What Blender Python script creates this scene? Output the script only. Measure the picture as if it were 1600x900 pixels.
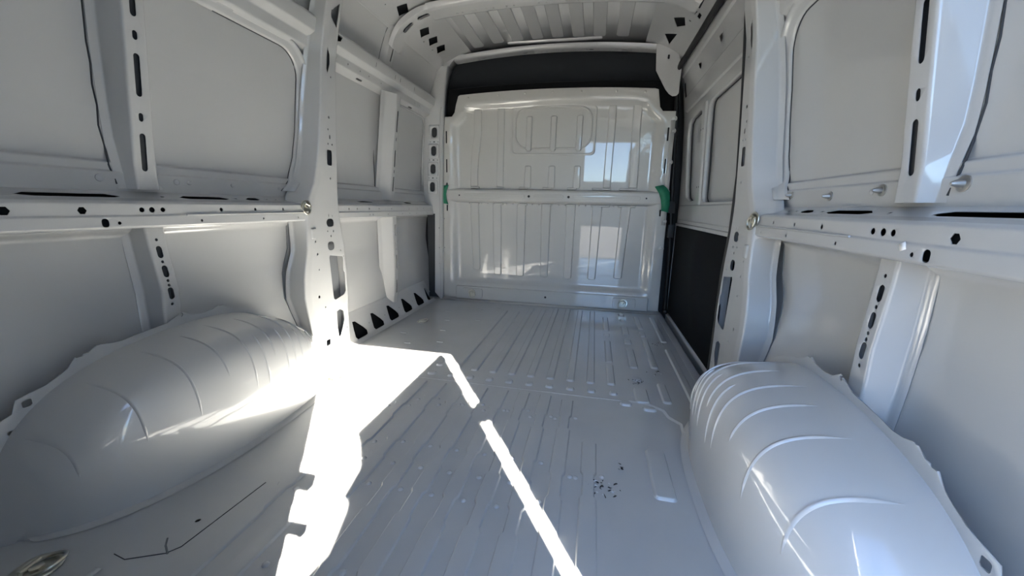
import bpy, bmesh, math, random
import numpy as np
from mathutils import Vector, Matrix
from mathutils.geometry import delaunay_2d_cdt

for o in list(bpy.data.objects):
    bpy.data.objects.remove(o, do_unlink=True)
S = bpy.context.scene
COL = S.collection
rnd = random.Random(7)

# ------------------------------------------------------------------ camera
cam_d = bpy.data.cameras.new('camera')
cam = bpy.data.objects.new('camera', cam_d)
COL.objects.link(cam)
YAW, PITCH, ROLL = math.radians(11.63), math.radians(11.99), math.radians(-1.30)
_f = Vector((-math.sin(YAW) * math.cos(PITCH), math.cos(YAW) * math.cos(PITCH), -math.sin(PITCH)))
_r = Vector((math.cos(YAW), math.sin(YAW), 0))
_d = _f.cross(_r)
_r2 = _r * math.cos(ROLL) + _d * math.sin(ROLL)
_d2 = -_r * math.sin(ROLL) + _d * math.cos(ROLL)
m = Matrix.Identity(4)
for i in range(3):
    m[i][0], m[i][1], m[i][2] = _r2[i], -_d2[i], -_f[i]
m.translation = (0.3314, 0.0, 0.7261)
cam.matrix_world = m
cam_d.sensor_width = 36.0
cam_d.lens = 604.7 / 1600 * 36.0
cam_d.clip_start = 0.01
S.camera = cam

# ------------------------------------------------------------------ light
SUN_H = Vector((-0.54, 0.84, 0)).normalized()      # horizontal direction the sunlight travels
TAN_E = 0.741
wd = bpy.data.worlds.new('sky'); S.world = wd; wd.use_nodes = True
nt = wd.node_tree; nt.nodes.clear()
out = nt.nodes.new('ShaderNodeOutputWorld'); bg = nt.nodes.new('ShaderNodeBackground')
sky = nt.nodes.new('ShaderNodeTexSky'); sky.sky_type = 'NISHITA'; sky.sun_disc = False
sky.sun_elevation = math.atan(TAN_E); sky.sun_rotation = math.atan2(-SUN_H.x, -SUN_H.y)
sky.altitude = 1500; sky.air_density = 1.0; sky.dust_density = 0.2; sky.ozone_density = 4.0
nt.links.new(sky.outputs[0], bg.inputs[0]); nt.links.new(bg.outputs[0], out.inputs[0])
bg.inputs[1].default_value = 0.66
sun_d = bpy.data.lights.new('sun', 'SUN'); sun_d.energy = 76.0; sun_d.angle = math.radians(0.53)
sun_d.color = (1.0, 0.93, 0.82)
sun = bpy.data.objects.new('sun', sun_d); COL.objects.link(sun)
sdir = Vector((SUN_H.x, SUN_H.y, -TAN_E)).normalized()
sun.rotation_euler = sdir.to_track_quat('-Z', 'Y').to_euler()
sun.location = (3, -5, 6)
vs = S.view_settings
vs.view_transform = 'Standard'; vs.look = 'None'; vs.gamma = 1.0; vs.use_curve_mapping = False
vs.exposure = 0.92

# ------------------------------------------------------------------ materials
def mat(name, col, rough=0.4, metal=0.0, coat=0.0, coat_rough=0.03, noise=0.0, nscale=6.0, bump=0.0, bscale=60.0, spec=0.5):
    m = bpy.data.materials.new(name); m.use_nodes = True
    t = m.node_tree; b = t.nodes['Principled BSDF']
    b.inputs['Roughness'].default_value = rough; b.inputs['Metallic'].default_value = metal
    b.inputs['Coat Weight'].default_value = coat; b.inputs['Coat Roughness'].default_value = coat_rough
    b.inputs['Specular IOR Level'].default_value = spec
    tc = t.nodes.new('ShaderNodeTexCoord')
    if noise > 0:
        n = t.nodes.new('ShaderNodeTexNoise'); n.inputs['Scale'].default_value = nscale; n.inputs['Detail'].default_value = 5
        r = t.nodes.new('ShaderNodeValToRGB')
        r.color_ramp.elements[0].position = 0.3; r.color_ramp.elements[1].position = 0.7
        r.color_ramp.elements[0].color = tuple(c * (1 - noise) for c in col) + (1,)
        r.color_ramp.elements[1].color = tuple(min(1, c * (1 + noise * .5)) for c in col) + (1,)
        t.links.new(tc.outputs['Object'], n.inputs['Vector']); t.links.new(n.outputs['Fac'], r.inputs[0])
        t.links.new(r.outputs[0], b.inputs['Base Color'])
    else:
        b.inputs['Base Color'].default_value = tuple(col) + (1,)
    if bump > 0:
        n2 = t.nodes.new('ShaderNodeTexNoise'); n2.inputs['Scale'].default_value = bscale; n2.inputs['Detail'].default_value = 2
        bp = t.nodes.new('ShaderNodeBump'); bp.inputs['Strength'].default_value = bump; bp.inputs['Distance'].default_value = 0.002
        t.links.new(tc.outputs['Object'], n2.inputs['Vector']); t.links.new(n2.outputs['Fac'], bp.inputs['Height'])
        t.links.new(bp.outputs['Normal'], b.inputs['Normal'])
    return m
PAINT = mat('white_body_paint', (0.50, 0.505, 0.50), 0.38, coat=1.0, coat_rough=0.05, noise=0.03, nscale=3, bump=0.03, bscale=40)
BULKP = mat('warm_lit_bulkhead_paint', (0.54, 0.535, 0.505), 0.35, coat=1.0, coat_rough=0.025, noise=0.03, nscale=3, bump=0.03, bscale=30)  # body paint warmed: warm reflected light is put into the colour
FLOORP = mat('floor_paint', (0.46, 0.472, 0.475), 0.40, coat=1.0, coat_rough=0.08, noise=0.06, nscale=5, bump=0.04, bscale=30)
CAVITY = mat('cavity_primer_and_shade', (0.035, 0.038, 0.042), 0.7)  # dark primer tone; sheets behind holes also paint in their shade
SEALER = mat('grey_seam_sealer', (0.16, 0.17, 0.18), 0.7)
RUBBER = mat('black_rubber', (0.010, 0.010, 0.011), 0.55)
FELT = mat('black_board', (0.0065, 0.007, 0.008), 0.8, noise=0.2, nscale=80, spec=0.25)
CAB = mat('charcoal_cab_lining', (0.022, 0.026, 0.031), 0.85)
ZINC = mat('zinc_plated_steel', (0.62, 0.60, 0.52), 0.28, metal=1.0)
GREEN = mat('green_masking_tape', (0.012, 0.19, 0.10), 0.6, noise=0.2, nscale=40)
STICK = mat('white_sticker_paper', (0.9, 0.9, 0.9), 0.6)
GLUE = mat('black_residue', (0.015, 0.015, 0.016), 0.5)
FILM = mat('pale_film_scrap', (0.62, 0.65, 0.66), 0.3)
GROUND = mat('concrete_yard', (0.055, 0.055, 0.055), 0.9, noise=0.2, nscale=3)
BOLT = mat('dull_bolt_steel', (0.42, 0.41, 0.39), 0.35, metal=0.8)

# ------------------------------------------------------------------ mesh helpers
def wloc(p):
    l = Vector((0, 0, 0))
    while p is not None:
        l = l + p.location; p = p.parent
    return l
def mobj(name, verts, faces, material, parent=None, ang=35, solid=0.0, soff=0.0, flip=False):
    l = wloc(parent)
    me = bpy.data.meshes.new(name)
    if flip: faces = [tuple(reversed(f)) for f in faces]
    me.from_pydata([(v[0] - l.x, v[1] - l.y, v[2] - l.z) for v in verts], [], faces)
    me.validate(); me.update()
    me.shade_smooth()
    if ang is not None: me.set_sharp_from_angle(angle=math.radians(ang))
    me.materials.append(material)
    o = bpy.data.objects.new(name, me); COL.objects.link(o)
    if parent is not None: o.parent = parent
    if solid:
        md = o.modifiers.new('thickness', 'SOLIDIFY'); md.thickness = solid; md.offset = soff
    return o
def root(name, label=None, cat=None, loc=(0, 0, 0), kind=None, group=None):
    o = bpy.data.objects.new(name, None); COL.objects.link(o); o.location = loc
    o.empty_display_size = 0.05
    tag(o, label, cat, kind, group); return o
def tag(o, label=None, cat=None, kind=None, group=None):
    if label: o['label'] = label
    if cat: o['category'] = cat
    if kind: o['kind'] = kind
    if group: o['group'] = group
    return o
def fillet(pts, r=0.006, n=3):
    pts = [Vector(p) for p in pts]; res = [pts[0]]
    for i in range(1, len(pts) - 1):
        a, b, c = pts[i - 1], pts[i], pts[i + 1]
        rr = min(r, (a - b).length * .45, (c - b).length * .45)
        p, q = b + (a - b).normalized() * rr, b + (c - b).normalized() * rr
        for k in range(n + 1):
            t = k / n
            res.append(p * (1 - t) ** 2 + b * 2 * t * (1 - t) + q * t * t)
    res.append(pts[-1]); return res
def interp(x, xs, ys): return float(np.interp(x, xs, ys))
# 2D outlines
def circ(a, b, r, n=10): return [(a + r * math.cos(2 * math.pi * k / n), b + r * math.sin(2 * math.pi * k / n)) for k in range(n)]
def rrect(a, b, w, h, r=None, n=3):
    r = min(w, h) * .5 * .98 if r is None else min(r, min(w, h) * .49)
    P = []
    for cx, cy, a0 in ((a + w / 2 - r, b + h / 2 - r, 0), (a - w / 2 + r, b + h / 2 - r, 90), (a - w / 2 + r, b - h / 2 + r, 180), (a + w / 2 - r, b - h / 2 + r, 270)):
        for k in range(n + 1):
            t = math.radians(a0 + 90 * k / n); P.append((cx + r * math.cos(t), cy + r * math.sin(t)))
    return P
def inside(P, poly):
    P = np.asarray(P); poly = np.asarray(poly); x, y = P[:, 0], P[:, 1]
    res = np.zeros(len(P), bool); j = len(poly) - 1
    for i in range(len(poly)):
        xi, yi = poly[i]; xj, yj = poly[j]
        c = ((yi > y) != (yj > y))
        with np.errstate(divide='ignore', invalid='ignore'):
            xx = (xj - xi) * (y - yi) / (yj - yi) + xi if yj != yi else np.full_like(y, 1e9)
        res ^= c & (x < xx); j = i
    return res
def dens(poly, step):
    P = []
    for i in range(len(poly)):
        a = Vector(poly[i]).to_2d(); b = Vector(poly[(i + 1) % len(poly)]).to_2d()
        n = max(1, int((b - a).length / step + .5))
        for k in range(n): P.append(tuple(a.lerp(b, k / n)))
    return P
def tri2d(outer, holes, aa, bb, ostep, lines=None):
    """constrained triangulation of a sheet with holes; aa, bb = grid lines inside"""
    V, E = [], []
    def ring(p):
        s = len(V); V.extend(p)
        E.extend((s + k, s + (k + 1) % len(p)) for k in range(len(p)))
    o2 = dens(outer, ostep); ring(o2)
    for h in holes: ring(h)
    if len(aa) and len(bb):
        G = np.array([(a, b) for a in aa for b in bb])
        ok = inside(G, o2)
        for h in holes:
            hc = np.mean(h, 0); h2 = hc + (np.array(h) - hc) * 1.15
            ok &= ~inside(G, h2)
        G = G[ok]
        B = np.array(V); 
        if len(G):
            d = np.sqrt(((G[:, None, :] - B[None, :, :]) ** 2).sum(-1)).min(1)
            G = G[d > 0.0012]
        V.extend(map(tuple, G))
    if lines:                                # keep every fold line of the pressing as an edge
        ax = 0 if lines == 'a' else 1
        for c in (aa if ax == 0 else bb):
            idx = [i for i, v in enumerate(V) if abs(v[ax] - c) < 1e-7]
            idx.sort(key=lambda i: V[i][1 - ax])
            E.extend((p, q) for p, q in zip(idx[:-1], idx[1:]) if abs(V[p][1 - ax] - V[q][1 - ax]) > 1e-6)
    vo, eo, fo, *_ = delaunay_2d_cdt([Vector(v) for v in V], E, [], 0, 1e-6)
    vo = np.array([tuple(v) for v in vo]); T = [f for f in fo]
    C = np.array([vo[list(f)].mean(0) for f in T])
    ok = inside(C, o2)
    for h in holes: ok &= ~inside(C, h)
    F = []
    for f, k in zip(T, ok):
        if not k: continue
        a, b, c = (vo[i] for i in f[:3])
        if abs((b[0] - a[0]) * (c[1] - a[1]) - (b[1] - a[1]) * (c[0] - a[0])) < 1e-10: continue
        F.append(tuple(f))
    return vo, F
def sheet(name, outer, holes, fmap, material, parent, aa=(), bb=(), ostep=0.05, solid=0.002, soff=0.0, ang=35, flip=False, lines=None):
    vo, F = tri2d(outer, holes, aa, bb, ostep, lines)
    o = mobj(name, [fmap(a, b) for a, b in vo], F, material, parent, ang, solid, soff, flip)
    wn = o.modifiers.new('weighted_normals', 'WEIGHTED_NORMAL'); wn.weight = 80; wn.keep_sharp = True
    return o
def arc(P):
    d = [0.0]
    for a, b in zip(P[:-1], P[1:]): d.append(d[-1] + (Vector(b) - Vector(a)).length)
    return d
def hsec(name, prof, s, y0, y1, holes, material, parent, r=0.006, dy=0.08, axis=1, solid=0.002):
    """sheet swept along y; prof = [(x, z)...] ; holes = [(kind outline fn)] given as polys in (y, z) with axis=1 or (y, x) with axis=0"""
    P = fillet(prof, r); T = arc(P); PX = [p[0] for p in P]; PZ = [p[1] for p in P]
    H = []
    for h in holes:
        ax = h[1]; poly = h[0]; seg = h[2]      # seg: (t0, t1) search range given by prof index
        zs = np.array(PZ if ax == 1 else PX); i0, i1 = seg
        ta, tb = project_t(P, T, prof[i0]), project_t(P, T, prof[i1])
        za, zb = prof[i0][ax], prof[i1][ax]
        H.append([(y, ta + (z - za) / (zb - za) * (tb - ta)) for y, z in poly])
    outer = [(y0, T[0]), (y1, T[0]), (y1, T[-1]), (y0, T[-1])]
    n = max(2, int((y1 - y0) / dy)); aa = np.linspace(y0, y1, n + 1)[1:-1]
    def fm(y, t): return (s * interp(t, T, PX), y, interp(t, T, PZ))
    # outer ring must carry all profile breaks
    outer = [(y0, T[0]), (y1, T[0])] + [(y1, t) for t in T[1:-1]] + [(y1, T[-1]), (y0, T[-1])] + [(y0, t) for t in reversed(T[1:-1])]
    return sheet(name, outer, H, fm, material, parent, aa, T[1:-1], 0.08, solid, flip=s > 0, lines='b')
def project_t(P, T, q):
    q = Vector(q); best = (1e9, 0)
    for i, p in enumerate(P):
        d = (p - q).length
        if d < best[0]: best = (d, T[i])
    return best[1]
def vsec(name, prof, X, s, z0, z1, holes, material, parent, r=0.006, dz=0.06, ybow=None, solid=0.002, D=None):
    """sheet swept along z; prof = [(y, dx)...]; x = X(z)+dx ; holes polys in (y, z)"""
    P = fillet(prof, r); T = arc(P); PY = [p[0] for p in P]; PD = [p[1] for p in P]
    yb = ybow or (lambda z: 0.0)
    mid = [i for i in range(len(P)) if abs(PD[i]) < 1e-6]
    ty0, ty1 = T[mid[0]], T[mid[-1]]; yy0, yy1 = PY[mid[0]], PY[mid[-1]]
    H = [[(ty0 + (y - yy0) / (yy1 - yy0) * (ty1 - ty0), z) for y, z in h] for h in holes]
    n = max(2, int((z1 - z0) / dz)); zz = np.linspace(z0, z1, n + 1)[1:-1]
    outer = [(T[0], z0)] + [(t, z0) for t in T[1:-1]] + [(T[-1], z0), (T[-1], z1)] + [(t, z1) for t in reversed(T[1:-1])] + [(T[0], z1)]
    DD = D or (lambda z: 1.0)
    def fm(t, z): return (s * (X(z) + interp(t, T, PD) * DD(z)), interp(t, T, PY) + yb(z), z)
    return sheet(name, outer, H, fm, material, parent, T[1:-1], zz, 0.06, solid, flip=s < 0, lines='a')
def grid(name, F, nu, nv, material, parent, ang=40, solid=0.0, flip=False, close_u=False):
    V = [F(i / nu, j / nv) for i in range(nu + 1) for j in range(nv + 1)]
    Q = [(i * (nv + 1) + j, (i + 1) * (nv + 1) + j, (i + 1) * (nv + 1) + j + 1, i * (nv + 1) + j + 1) for i in range(nu) for j in range(nv)]
    return mobj(name, V, Q, material, parent, ang, solid, 0, flip)
def box(name, x0, x1, y0, y1, z0, z1, material, parent, bev=0.0):
    l = wloc(parent); bm = bmesh.new()
    bmesh.ops.create_cube(bm, size=1)
    for v in bm.verts:
        v.co = Vector(((x0 + x1) / 2 + v.co.x * (x1 - x0), (y0 + y1) / 2 + v.co.y * (y1 - y0), (z0 + z1) / 2 + v.co.z * (z1 - z0))) - l
    if bev: bmesh.ops.bevel(bm, geom=bm.edges[:], offset=bev, segments=2, affect='EDGES', profile=.5)
    me = bpy.data.meshes.new(name); bm.to_mesh(me); bm.free(); me.materials.append(material)
    if bev: me.shade_smooth(); me.set_sharp_from_angle(angle=math.radians(40))
    o = bpy.data.objects.new(name, me); COL.objects.link(o); o.parent = parent
    return o
def tube(name, path, r, material, parent, n=8, closed=False, flat=None):
    """round tube through path; flat=(ra, rb, up) makes an oval section"""
    path = [Vector(p) for p in path]; V, F = [], []; N = len(path)
    for i, p in enumerate(path):
        a = path[(i - 1) % N] if (closed or i > 0) else p; b = path[(i + 1) % N] if (closed or i < N - 1) else p
        t = (b - a).normalized(); up = Vector(flat[2]) if flat else (Vector((0, 0, 1)) if abs(t.z) < .9 else Vector((1, 0, 0)))
        u = t.cross(up).normalized(); w = u.cross(t).normalized()
        ra, rb = (flat[0], flat[1]) if flat else (r, r)
        for k in range(n):
            c = 2 * math.pi * k / n; V.append(p + u * ra * math.cos(c) + w * rb * math.sin(c))
    for i in range(N if closed else N - 1):
        for k in range(n):
            j = (i + 1) % N
            F.append((i * n + k, i * n + (k + 1) % n, j * n + (k + 1) % n, j * n + k))
    if not closed: F += [tuple(range(n - 1, -1, -1)), tuple((N - 1) * n + k for k in range(n))]
    return mobj(name, V, F, material, parent, 60)
def pad(name, poly, h, inset, fmap, material, parent):
    """raised pressing: outline poly (2D), flat top inset, fmap(a, b, height)->xyz"""
    n = len(poly); P = [Vector(p).to_2d() for p in poly]
    area = sum(P[i].x * P[(i + 1) % n].y - P[(i + 1) % n].x * P[i].y for i in range(n))
    sg = 1 if area > 0 else -1; I = []
    for i in range(n):
        e1 = (P[i] - P[i - 1]); e2 = (P[(i + 1) % n] - P[i])
        if e1.length < 1e-9: e1 = e2
        if e2.length < 1e-9: e2 = e1
        e1, e2 = e1.normalized(), e2.normalized()
        n1 = Vector((-e1.y, e1.x)) * sg; n2 = Vector((-e2.y, e2.x)) * sg
        nn = (n1 + n2); nn = nn.normalized() if nn.length > 1e-6 else n1
        I.append(P[i] + nn * inset / max(.5, nn.dot(n1)))
    M = [p.lerp(q, .5) for p, q in zip(P, I)]
    V = [fmap(p.x, p.y, -0.0005) for p in P] + [fmap(p.x, p.y, h * .62) for p in M] + [fmap(p.x, p.y, h) for p in I]
    F = [(i, (i + 1) % n, n + (i + 1) % n, n + i) for i in range(n)] + [(n + i, n + (i + 1) % n, 2 * n + (i + 1) % n, 2 * n + i) for i in range(n)]
    F.append(tuple(2 * n + i for i in range(n)))
    o = mobj(name, V, F, material, parent, 62)
    wn = o.modifiers.new('weighted_normals', 'WEIGHTED_NORMAL'); wn.weight = 90; wn.keep_sharp = True
    return o
def lathe(name, prof, origin, axis, material, parent, n=14):
    """prof = [(r, h)...] along axis"""
    ax = Vector(axis).normalized(); u = ax.orthogonal().normalized(); w = ax.cross(u); V, F = [], []
    for r, h in prof:
        for k in range(n):
            c = 2 * math.pi * k / n; V.append(Vector(origin) + ax * h + (u * math.cos(c) + w * math.sin(c)) * r)
    for i in range(len(prof) - 1):
        for k in range(n): F.append((i * n + k, i * n + (k + 1) % n, (i + 1) * n + (k + 1) % n, (i + 1) * n + k))
    F.append(tuple((len(prof) - 1) * n + k for k in range(n)))
    return mobj(name, V, F, material, parent, 40)

# ------------------------------------------------------------------ common shapes of the body
Y_REAR, Y_BULK = -0.05, 2.845
SKIN_UP = [(0.930, 0.735), (0.930, 0.790), (0.937, 0.795), (0.937, 0.815), (0.948, 0.821), (0.947, 0.95), (0.938, 1.12), (0.922, 1.27), (0.908, 1.37)]
SKIN_LOW = [(0.930, 0.660), (0.930, 0.640), (0.948, 0.625), (0.957, 0.55), (0.962, 0.47), (0.955, 0.41), (0.940, 0.30), (0.932, 0.15), (0.930, -0.03)]
RAIL = [(0.932, 0.640), (0.866, 0.6455), (0.860, 0.650), (0.860, 0.676), (0.8635, 0.680), (0.8635, 0.709), (0.869, 0.7155), (0.895, 0.722), (0.932, 0.742)]
MID = [(0.918, 1.326), (0.912, 1.330), (0.876, 1.352), (0.870, 1.390), (0.838, 1.408), (0.828, 1.455), (0.834, 1.466), (0.870, 1.480)]
SKIN_TOP = [(0.872, 1.47), (0.855, 1.53), (0.828, 1.60), (0.795, 1.66)]
CANT = [(0.806, 1.636), (0.800, 1.645), (0.755, 1.690), (0.700, 1.722), (0.640, 1.744), (0.565, 1.763)]
def Xp(z): return interp(z, [0, .3, .65, .75, 1.0, 1.31, 1.45, 1.60, 1.68], [.842, .845, .850, .850, .836, .815, .788, .748, .715])
def skx(z): return interp(z, [p[1] for p in SKIN_UP], [p[0] for p in SKIN_UP])
def Xpost(z): return 0.905 - 0.12 * (z - 0.80) if z > .8 else 0.905
def slot(y, z, w, h): return rrect(y, z, w, h)
def hex6(y, z, r): return circ(y, z, r, 6)

def build_side(s, name):
    W = root(name, kind='structure')
    fl = dict(parent=W)
    # ---- outer and inner skins
    o = mobj('outer_skin', [(s * x, y, z) for y in (-0.10, 3.10) for x, z in ((1.0, -.25), (1.0, 1.2), (.93, 1.60), (.80, 1.86))],
             [(0, 1, 5, 4), (1, 2, 6, 5), (2, 3, 7, 6)], CAVITY, W)
    hsec('skin_panel_upper', SKIN_UP, s, -0.05, 1.60, [], PAINT, W, r=.003, dy=.2)
    hsec('skin_panel_lower', SKIN_LOW, s, -0.05, 1.60, [], PAINT, W, r=.02, dy=.2)
    hsec('skin_panel_top', SKIN_TOP, s, -0.05, 1.62, [], PAINT, W, r=.02, dy=.2)
    # ---- belt rail with its holes
    H = []
    def face(poly, a=4, b=5): H.append((poly, 1, (a, b)))
    for y, r in ((.58, .010), (.708, .0095)): face(hex6(y, .693, r))
    for y, r in ((.835, .0068), (.860, .0078), (.888, .0068), (1.066, .0062), (1.198, .0055), (1.327, .005), (.40, .009), (.22, .007)): face(circ(y, .694, r))
    for y, r in ((.777, .0045), (.994, .0045), (1.227, .004), (1.40, .003), (.45, .004)): face(circ(y, .661, r), 2, 3)
    face(rrect(.747, .662, .016, .022, .007), 2, 3)
    for y, w in ((.72, .20), (1.055, .17), (1.235, .065), (.36, .25)):
        H.append(([(y - w / 2, .905), (y - w / 2 + .03 * min(1, w * 6), .899), (y + w / 2 - .02, .899), (y + w / 2, .905), (y + w / 2 - .03 * min(1, w * 6), .915), (y - w / 2 + .02, .915)], 0, (7, 8)))
    for y in (.585, .925, 1.165, 1.30, 1.345): H.append((rrect(y, .908, .012, .005), 0, (7, 8)))
    hsec('belt_rail', RAIL, s, -0.05, 1.475, H, PAINT, W, r=.0025, dy=.05)
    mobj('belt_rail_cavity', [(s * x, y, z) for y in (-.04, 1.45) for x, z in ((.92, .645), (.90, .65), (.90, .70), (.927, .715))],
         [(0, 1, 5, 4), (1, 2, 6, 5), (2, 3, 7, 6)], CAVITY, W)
    tube('rail_end_bead', [(s * (.8605 - .001), y, z) for y, z in ((.95, .6785), (1.20, .679), (1.42, .680), (1.455, .676), (1.468, .664), (1.472, .640))], .0028, PAINT, W, 6)
    # ---- mid rail under the high roof
    H = [(rrect(1.20, .895, .06, .012), 0, (1, 2)), (rrect(.75, .895, .06, .012), 0, (1, 2))]
    H += [(slot(y, 1.43, .018, .012), 1, (4, 5)) for y in (1.02, 1.30, .6)]
    hsec('mid_rail', MID, s, -0.05, 1.585, H, PAINT, W, r=.004, dy=.1)
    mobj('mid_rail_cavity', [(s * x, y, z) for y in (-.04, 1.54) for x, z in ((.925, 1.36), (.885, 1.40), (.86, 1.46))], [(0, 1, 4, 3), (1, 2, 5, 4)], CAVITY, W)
    # ---- pressed frame that runs round the opening corner (flange + flank)
    cr = 0.10; path = []          # (y, z, outward normal)
    zt, yf = 1.322, 1.540
    yo = lambda z: interp(z, [.745, .77, .81, .90, 1.0, 1.1, 1.24], [1.375, 1.412, 1.460, 1.500, 1.522, 1.533, 1.540])
    for z in np.linspace(.765, zt - cr, 14): path.append((yo(z), z, (1, 0)))
    for k in range(1, 9):
        a = math.radians(90 * k / 8); path.append((yf - cr + cr * math.cos(a), zt - cr + cr * math.sin(a), (math.cos(a), math.sin(a))))
    for y in np.linspace(yf - cr, -.05, 12)[1:]: path.append((y, zt, (0, 1)))
    prof = fillet([(-.004, .004), (0, -.006), (.022, -.016), (.032, -.030)], .006, 3)
    V = []; n = len(prof)
    for y, z, (ny, nz) in path:
        for d, dx in prof: V.append((s * (skx(min(z, 1.33)) + dx - .004), y + ny * d, z + nz * d))
    F = [(i * n + j, (i + 1) * n + j, (i + 1) * n + j + 1, i * n + j + 1) for i in range(len(path) - 1) for j in range(n - 1)]
    mobj('opening_flange', V, F, PAINT, W, 40, .002)
    # ---- upper post
    sl = [slot(.889, z, .015, h) for z, h in ((.847, .10), (1.042, .105), (1.225, .09))] + [slot(.889, z, .012, .022) for z in (.938, 1.137)]
    post = [(.832, .96), (.846, .94), (.852, .90), (.864, .0), (.916, .0), (.924, .30), (.930, .92), (.945, .96)]
    post = [(y, d * .05) for y, d in post]
    vsec('upper_post', post, Xpost, s, .748, 1.345, sl, PAINT, W, r=.005, D=lambda z: (skx(z) - Xpost(z)) / .05)
    mobj('post_cavity', [(s * (Xpost(z) + .008), y, z) for z in (.76, 1.0, 1.33) for y in (.874, .910)], [(0, 1, 3, 2), (2, 3, 5, 4)], CAVITY, W)  # dark sheet close behind the slots, their shade put into its colour
    # ---- lower post
    sl = [slot(.887, z, .016, .036) for z in (.572, .514, .447)] + [circ(.887, z, .0045) for z in (.608, .543, .486, .472, .415)]
    post = [(.836, .048), (.848, .046), (.855, .043), (.864, .0), (.912, .0), (.920, .02), (.926, .045), (.94, .048)]
    vsec('lower_post', post, lambda z: interp(z, [.2, .40, .48, .56, .66], [.880, .894, .898, .898, .896]), s, .20, .648, sl, PAINT, W, r=.005, D=lambda z: interp(z, [.2, .3, .41, .47, .62], [1.05, 1.05, 1.2, 1.3, 1.05]),
         ybow=lambda z: interp(z, [.2, .36, .44, .5, .6, .66], [.0, .0, .012, .008, -.004, -.008]))
    mobj('post_cavity', [(s * .906, y, z) for z in (.40, .64) for y in (.874, .904)], [(0, 1, 3, 2)], CAVITY, W)  # dark backing sheet, paints the shade inside the post slots
    # ---- main pillar: flank, face with holes, front return
    zk = [0, .05, .2, .32, .42, .52, .63, .72, .80, .9, 1.0, 1.15, 1.3, 1.45, 1.7]
    y_o = [1.49, 1.475, 1.425, 1.385, 1.40, 1.445, 1.440, 1.39, 1.475, 1.515, 1.535, 1.55, 1.56, 1.56, 1.56]
    y_c = [1.435, 1.425, 1.400, 1.385, 1.395, 1.425, 1.440, 1.455, 1.500, 1.525, 1.540, 1.555, 1.562, 1.562, 1.562]
    y_f = [1.66, 1.66, 1.665, 1.675, 1.675, 1.67, 1.655, 1.65, 1.65, 1.65, 1.65, 1.65, 1.65, 1.65, 1.65]
    d_o = [.09, .09, .09, .09, .09, .09, .085, .06, .082, .088, .092, .092, .08, .07, .06]
    def pp(z):
        g = lambda a: interp(z, zk, a)
        yo_, yc_, yf_ = g(y_o), g(y_c), g(y_f); yo_ = min(yo_, yc_ + .05)
        x = Xp(z); do = g(d_o)
        return fillet([(yo_ - .012, x + do), (yo_ + .0, x + do - .012), (yc_, x + .004), (yc_ + .03, x), (yf_, x), (yf_ + .012, x + .02), (yf_ + .014, x + .075)], .006, 3)
    ref = pp(.9); T = arc(ref); NP = len(ref)
    fa = min(range(NP), key=lambda i: (ref[i] - Vector((interp(.9, zk, y_c) + .03, Xp(.9)))).length)
    def y2t(y, z):
        P = pp(z); ys = [p[0] for p in P]
        for i in range(9, NP - 1):
            if ys[i] <= y <= ys[i + 1] + 1e-9:
                return T[i] + (y - ys[i]) / max(1e-9, ys[i + 1] - ys[i]) * (T[i + 1] - T[i])
        return T[fa]
    hp = [rrect(1.582, .632, .050, .036, .016), rrect(1.575, .527, .046, .040, .016),
          [(1.555, .475), (1.560, .485), (1.650, .470), (1.655, .46), (1.650, .40), (1.660, .39), (1.655, .30), (1.640, .285), (1.575, .272), (1.562, .28), (1.560, .33)],
          [(1.575, .215), (1.60, .22), (1.625, .205), (1.628, .16), (1.605, .115), (1.59, .085), (1.575, .09), (1.572, .15)],
          rrect(1.598, .917, .034, .066, .008),
          [(1.580, 1.362), (1.606, 1.335), (1.610, 1.30), (1.595, 1.262), (1.583, 1.275)],
          circ(1.598, 1.085, .006), circ(1.592, 1.035, .0045), rrect(1.603, 1.005, .010, .018), circ(1.590, .975, .004), circ(1.618, .975, .004), circ(1.600, .828, .005),
          circ(1.575, 1.255, .004), circ(1.615, 1.25, .004), circ(1.56, .595, .004), circ(1.60, .593, .005), circ(1.58, .572, .005),
          circ(1.475, .555, .004), circ(1.48, .50, .005), circ(1.482, .43, .004), circ(1.466, .31, .007), circ(1.50, .255, .004), circ(1.64, .50, .004), circ(1.657, .47, .003), rrect(1.50, .085, .03, .03, .006), circ(1.54, .08, .004), circ(1.645, .115, .004),
          rrect(1.575, .665, .004, .012), rrect(1.60, .662, .004, .008)]
    hp.append([(1.575, 1.48), (1.635, 1.535), (1.635, 1.445)])
    HT = [[(y2t(y, z), z) for y, z in dens(h, .02)] for h in hp]
    zz = np.arange(.04, 1.66, .04)
    z0, z1 = -0.01, 1.675
    outer = [(t, z0) for t in T] + [(t, z1) for t in reversed(T)]
    PC = {}
    def fm(t, z):
        k = round(z, 4)
        if k not in PC:
            P = pp(z); PC[k] = ([p[0] for p in P], [p[1] for p in P])
        ys, xs = PC[k]
        return (s * interp(t, T, xs), interp(t, T, ys), z)
    sheet('main_pillar', outer, HT, fm, PAINT, W, T[1:-1], zz, .04, .002, flip=s < 0, lines='a')
    mobj('pillar_cavity', [(s * (Xp(z) + .035), y, z) for z in (0, .3, .7, 1.0, 1.3, 1.66) for y in (interp(z, zk, y_c) + .01, 1.66)],
         [(2 * i, 2 * i + 1, 2 * i + 3, 2 * i + 2) for i in range(5)], SEALER, W)  # grey backing sheet, shade behind the pillar holes set by its colour
    # raised reinforcement round the belt rail end
    pad('reinforcement_pad', rrect(1.470, .590, .035, .05, .008), .006, .006, lambda a, b, h: (s * (Xp(b) - h), a, b), PAINT, W)
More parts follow.
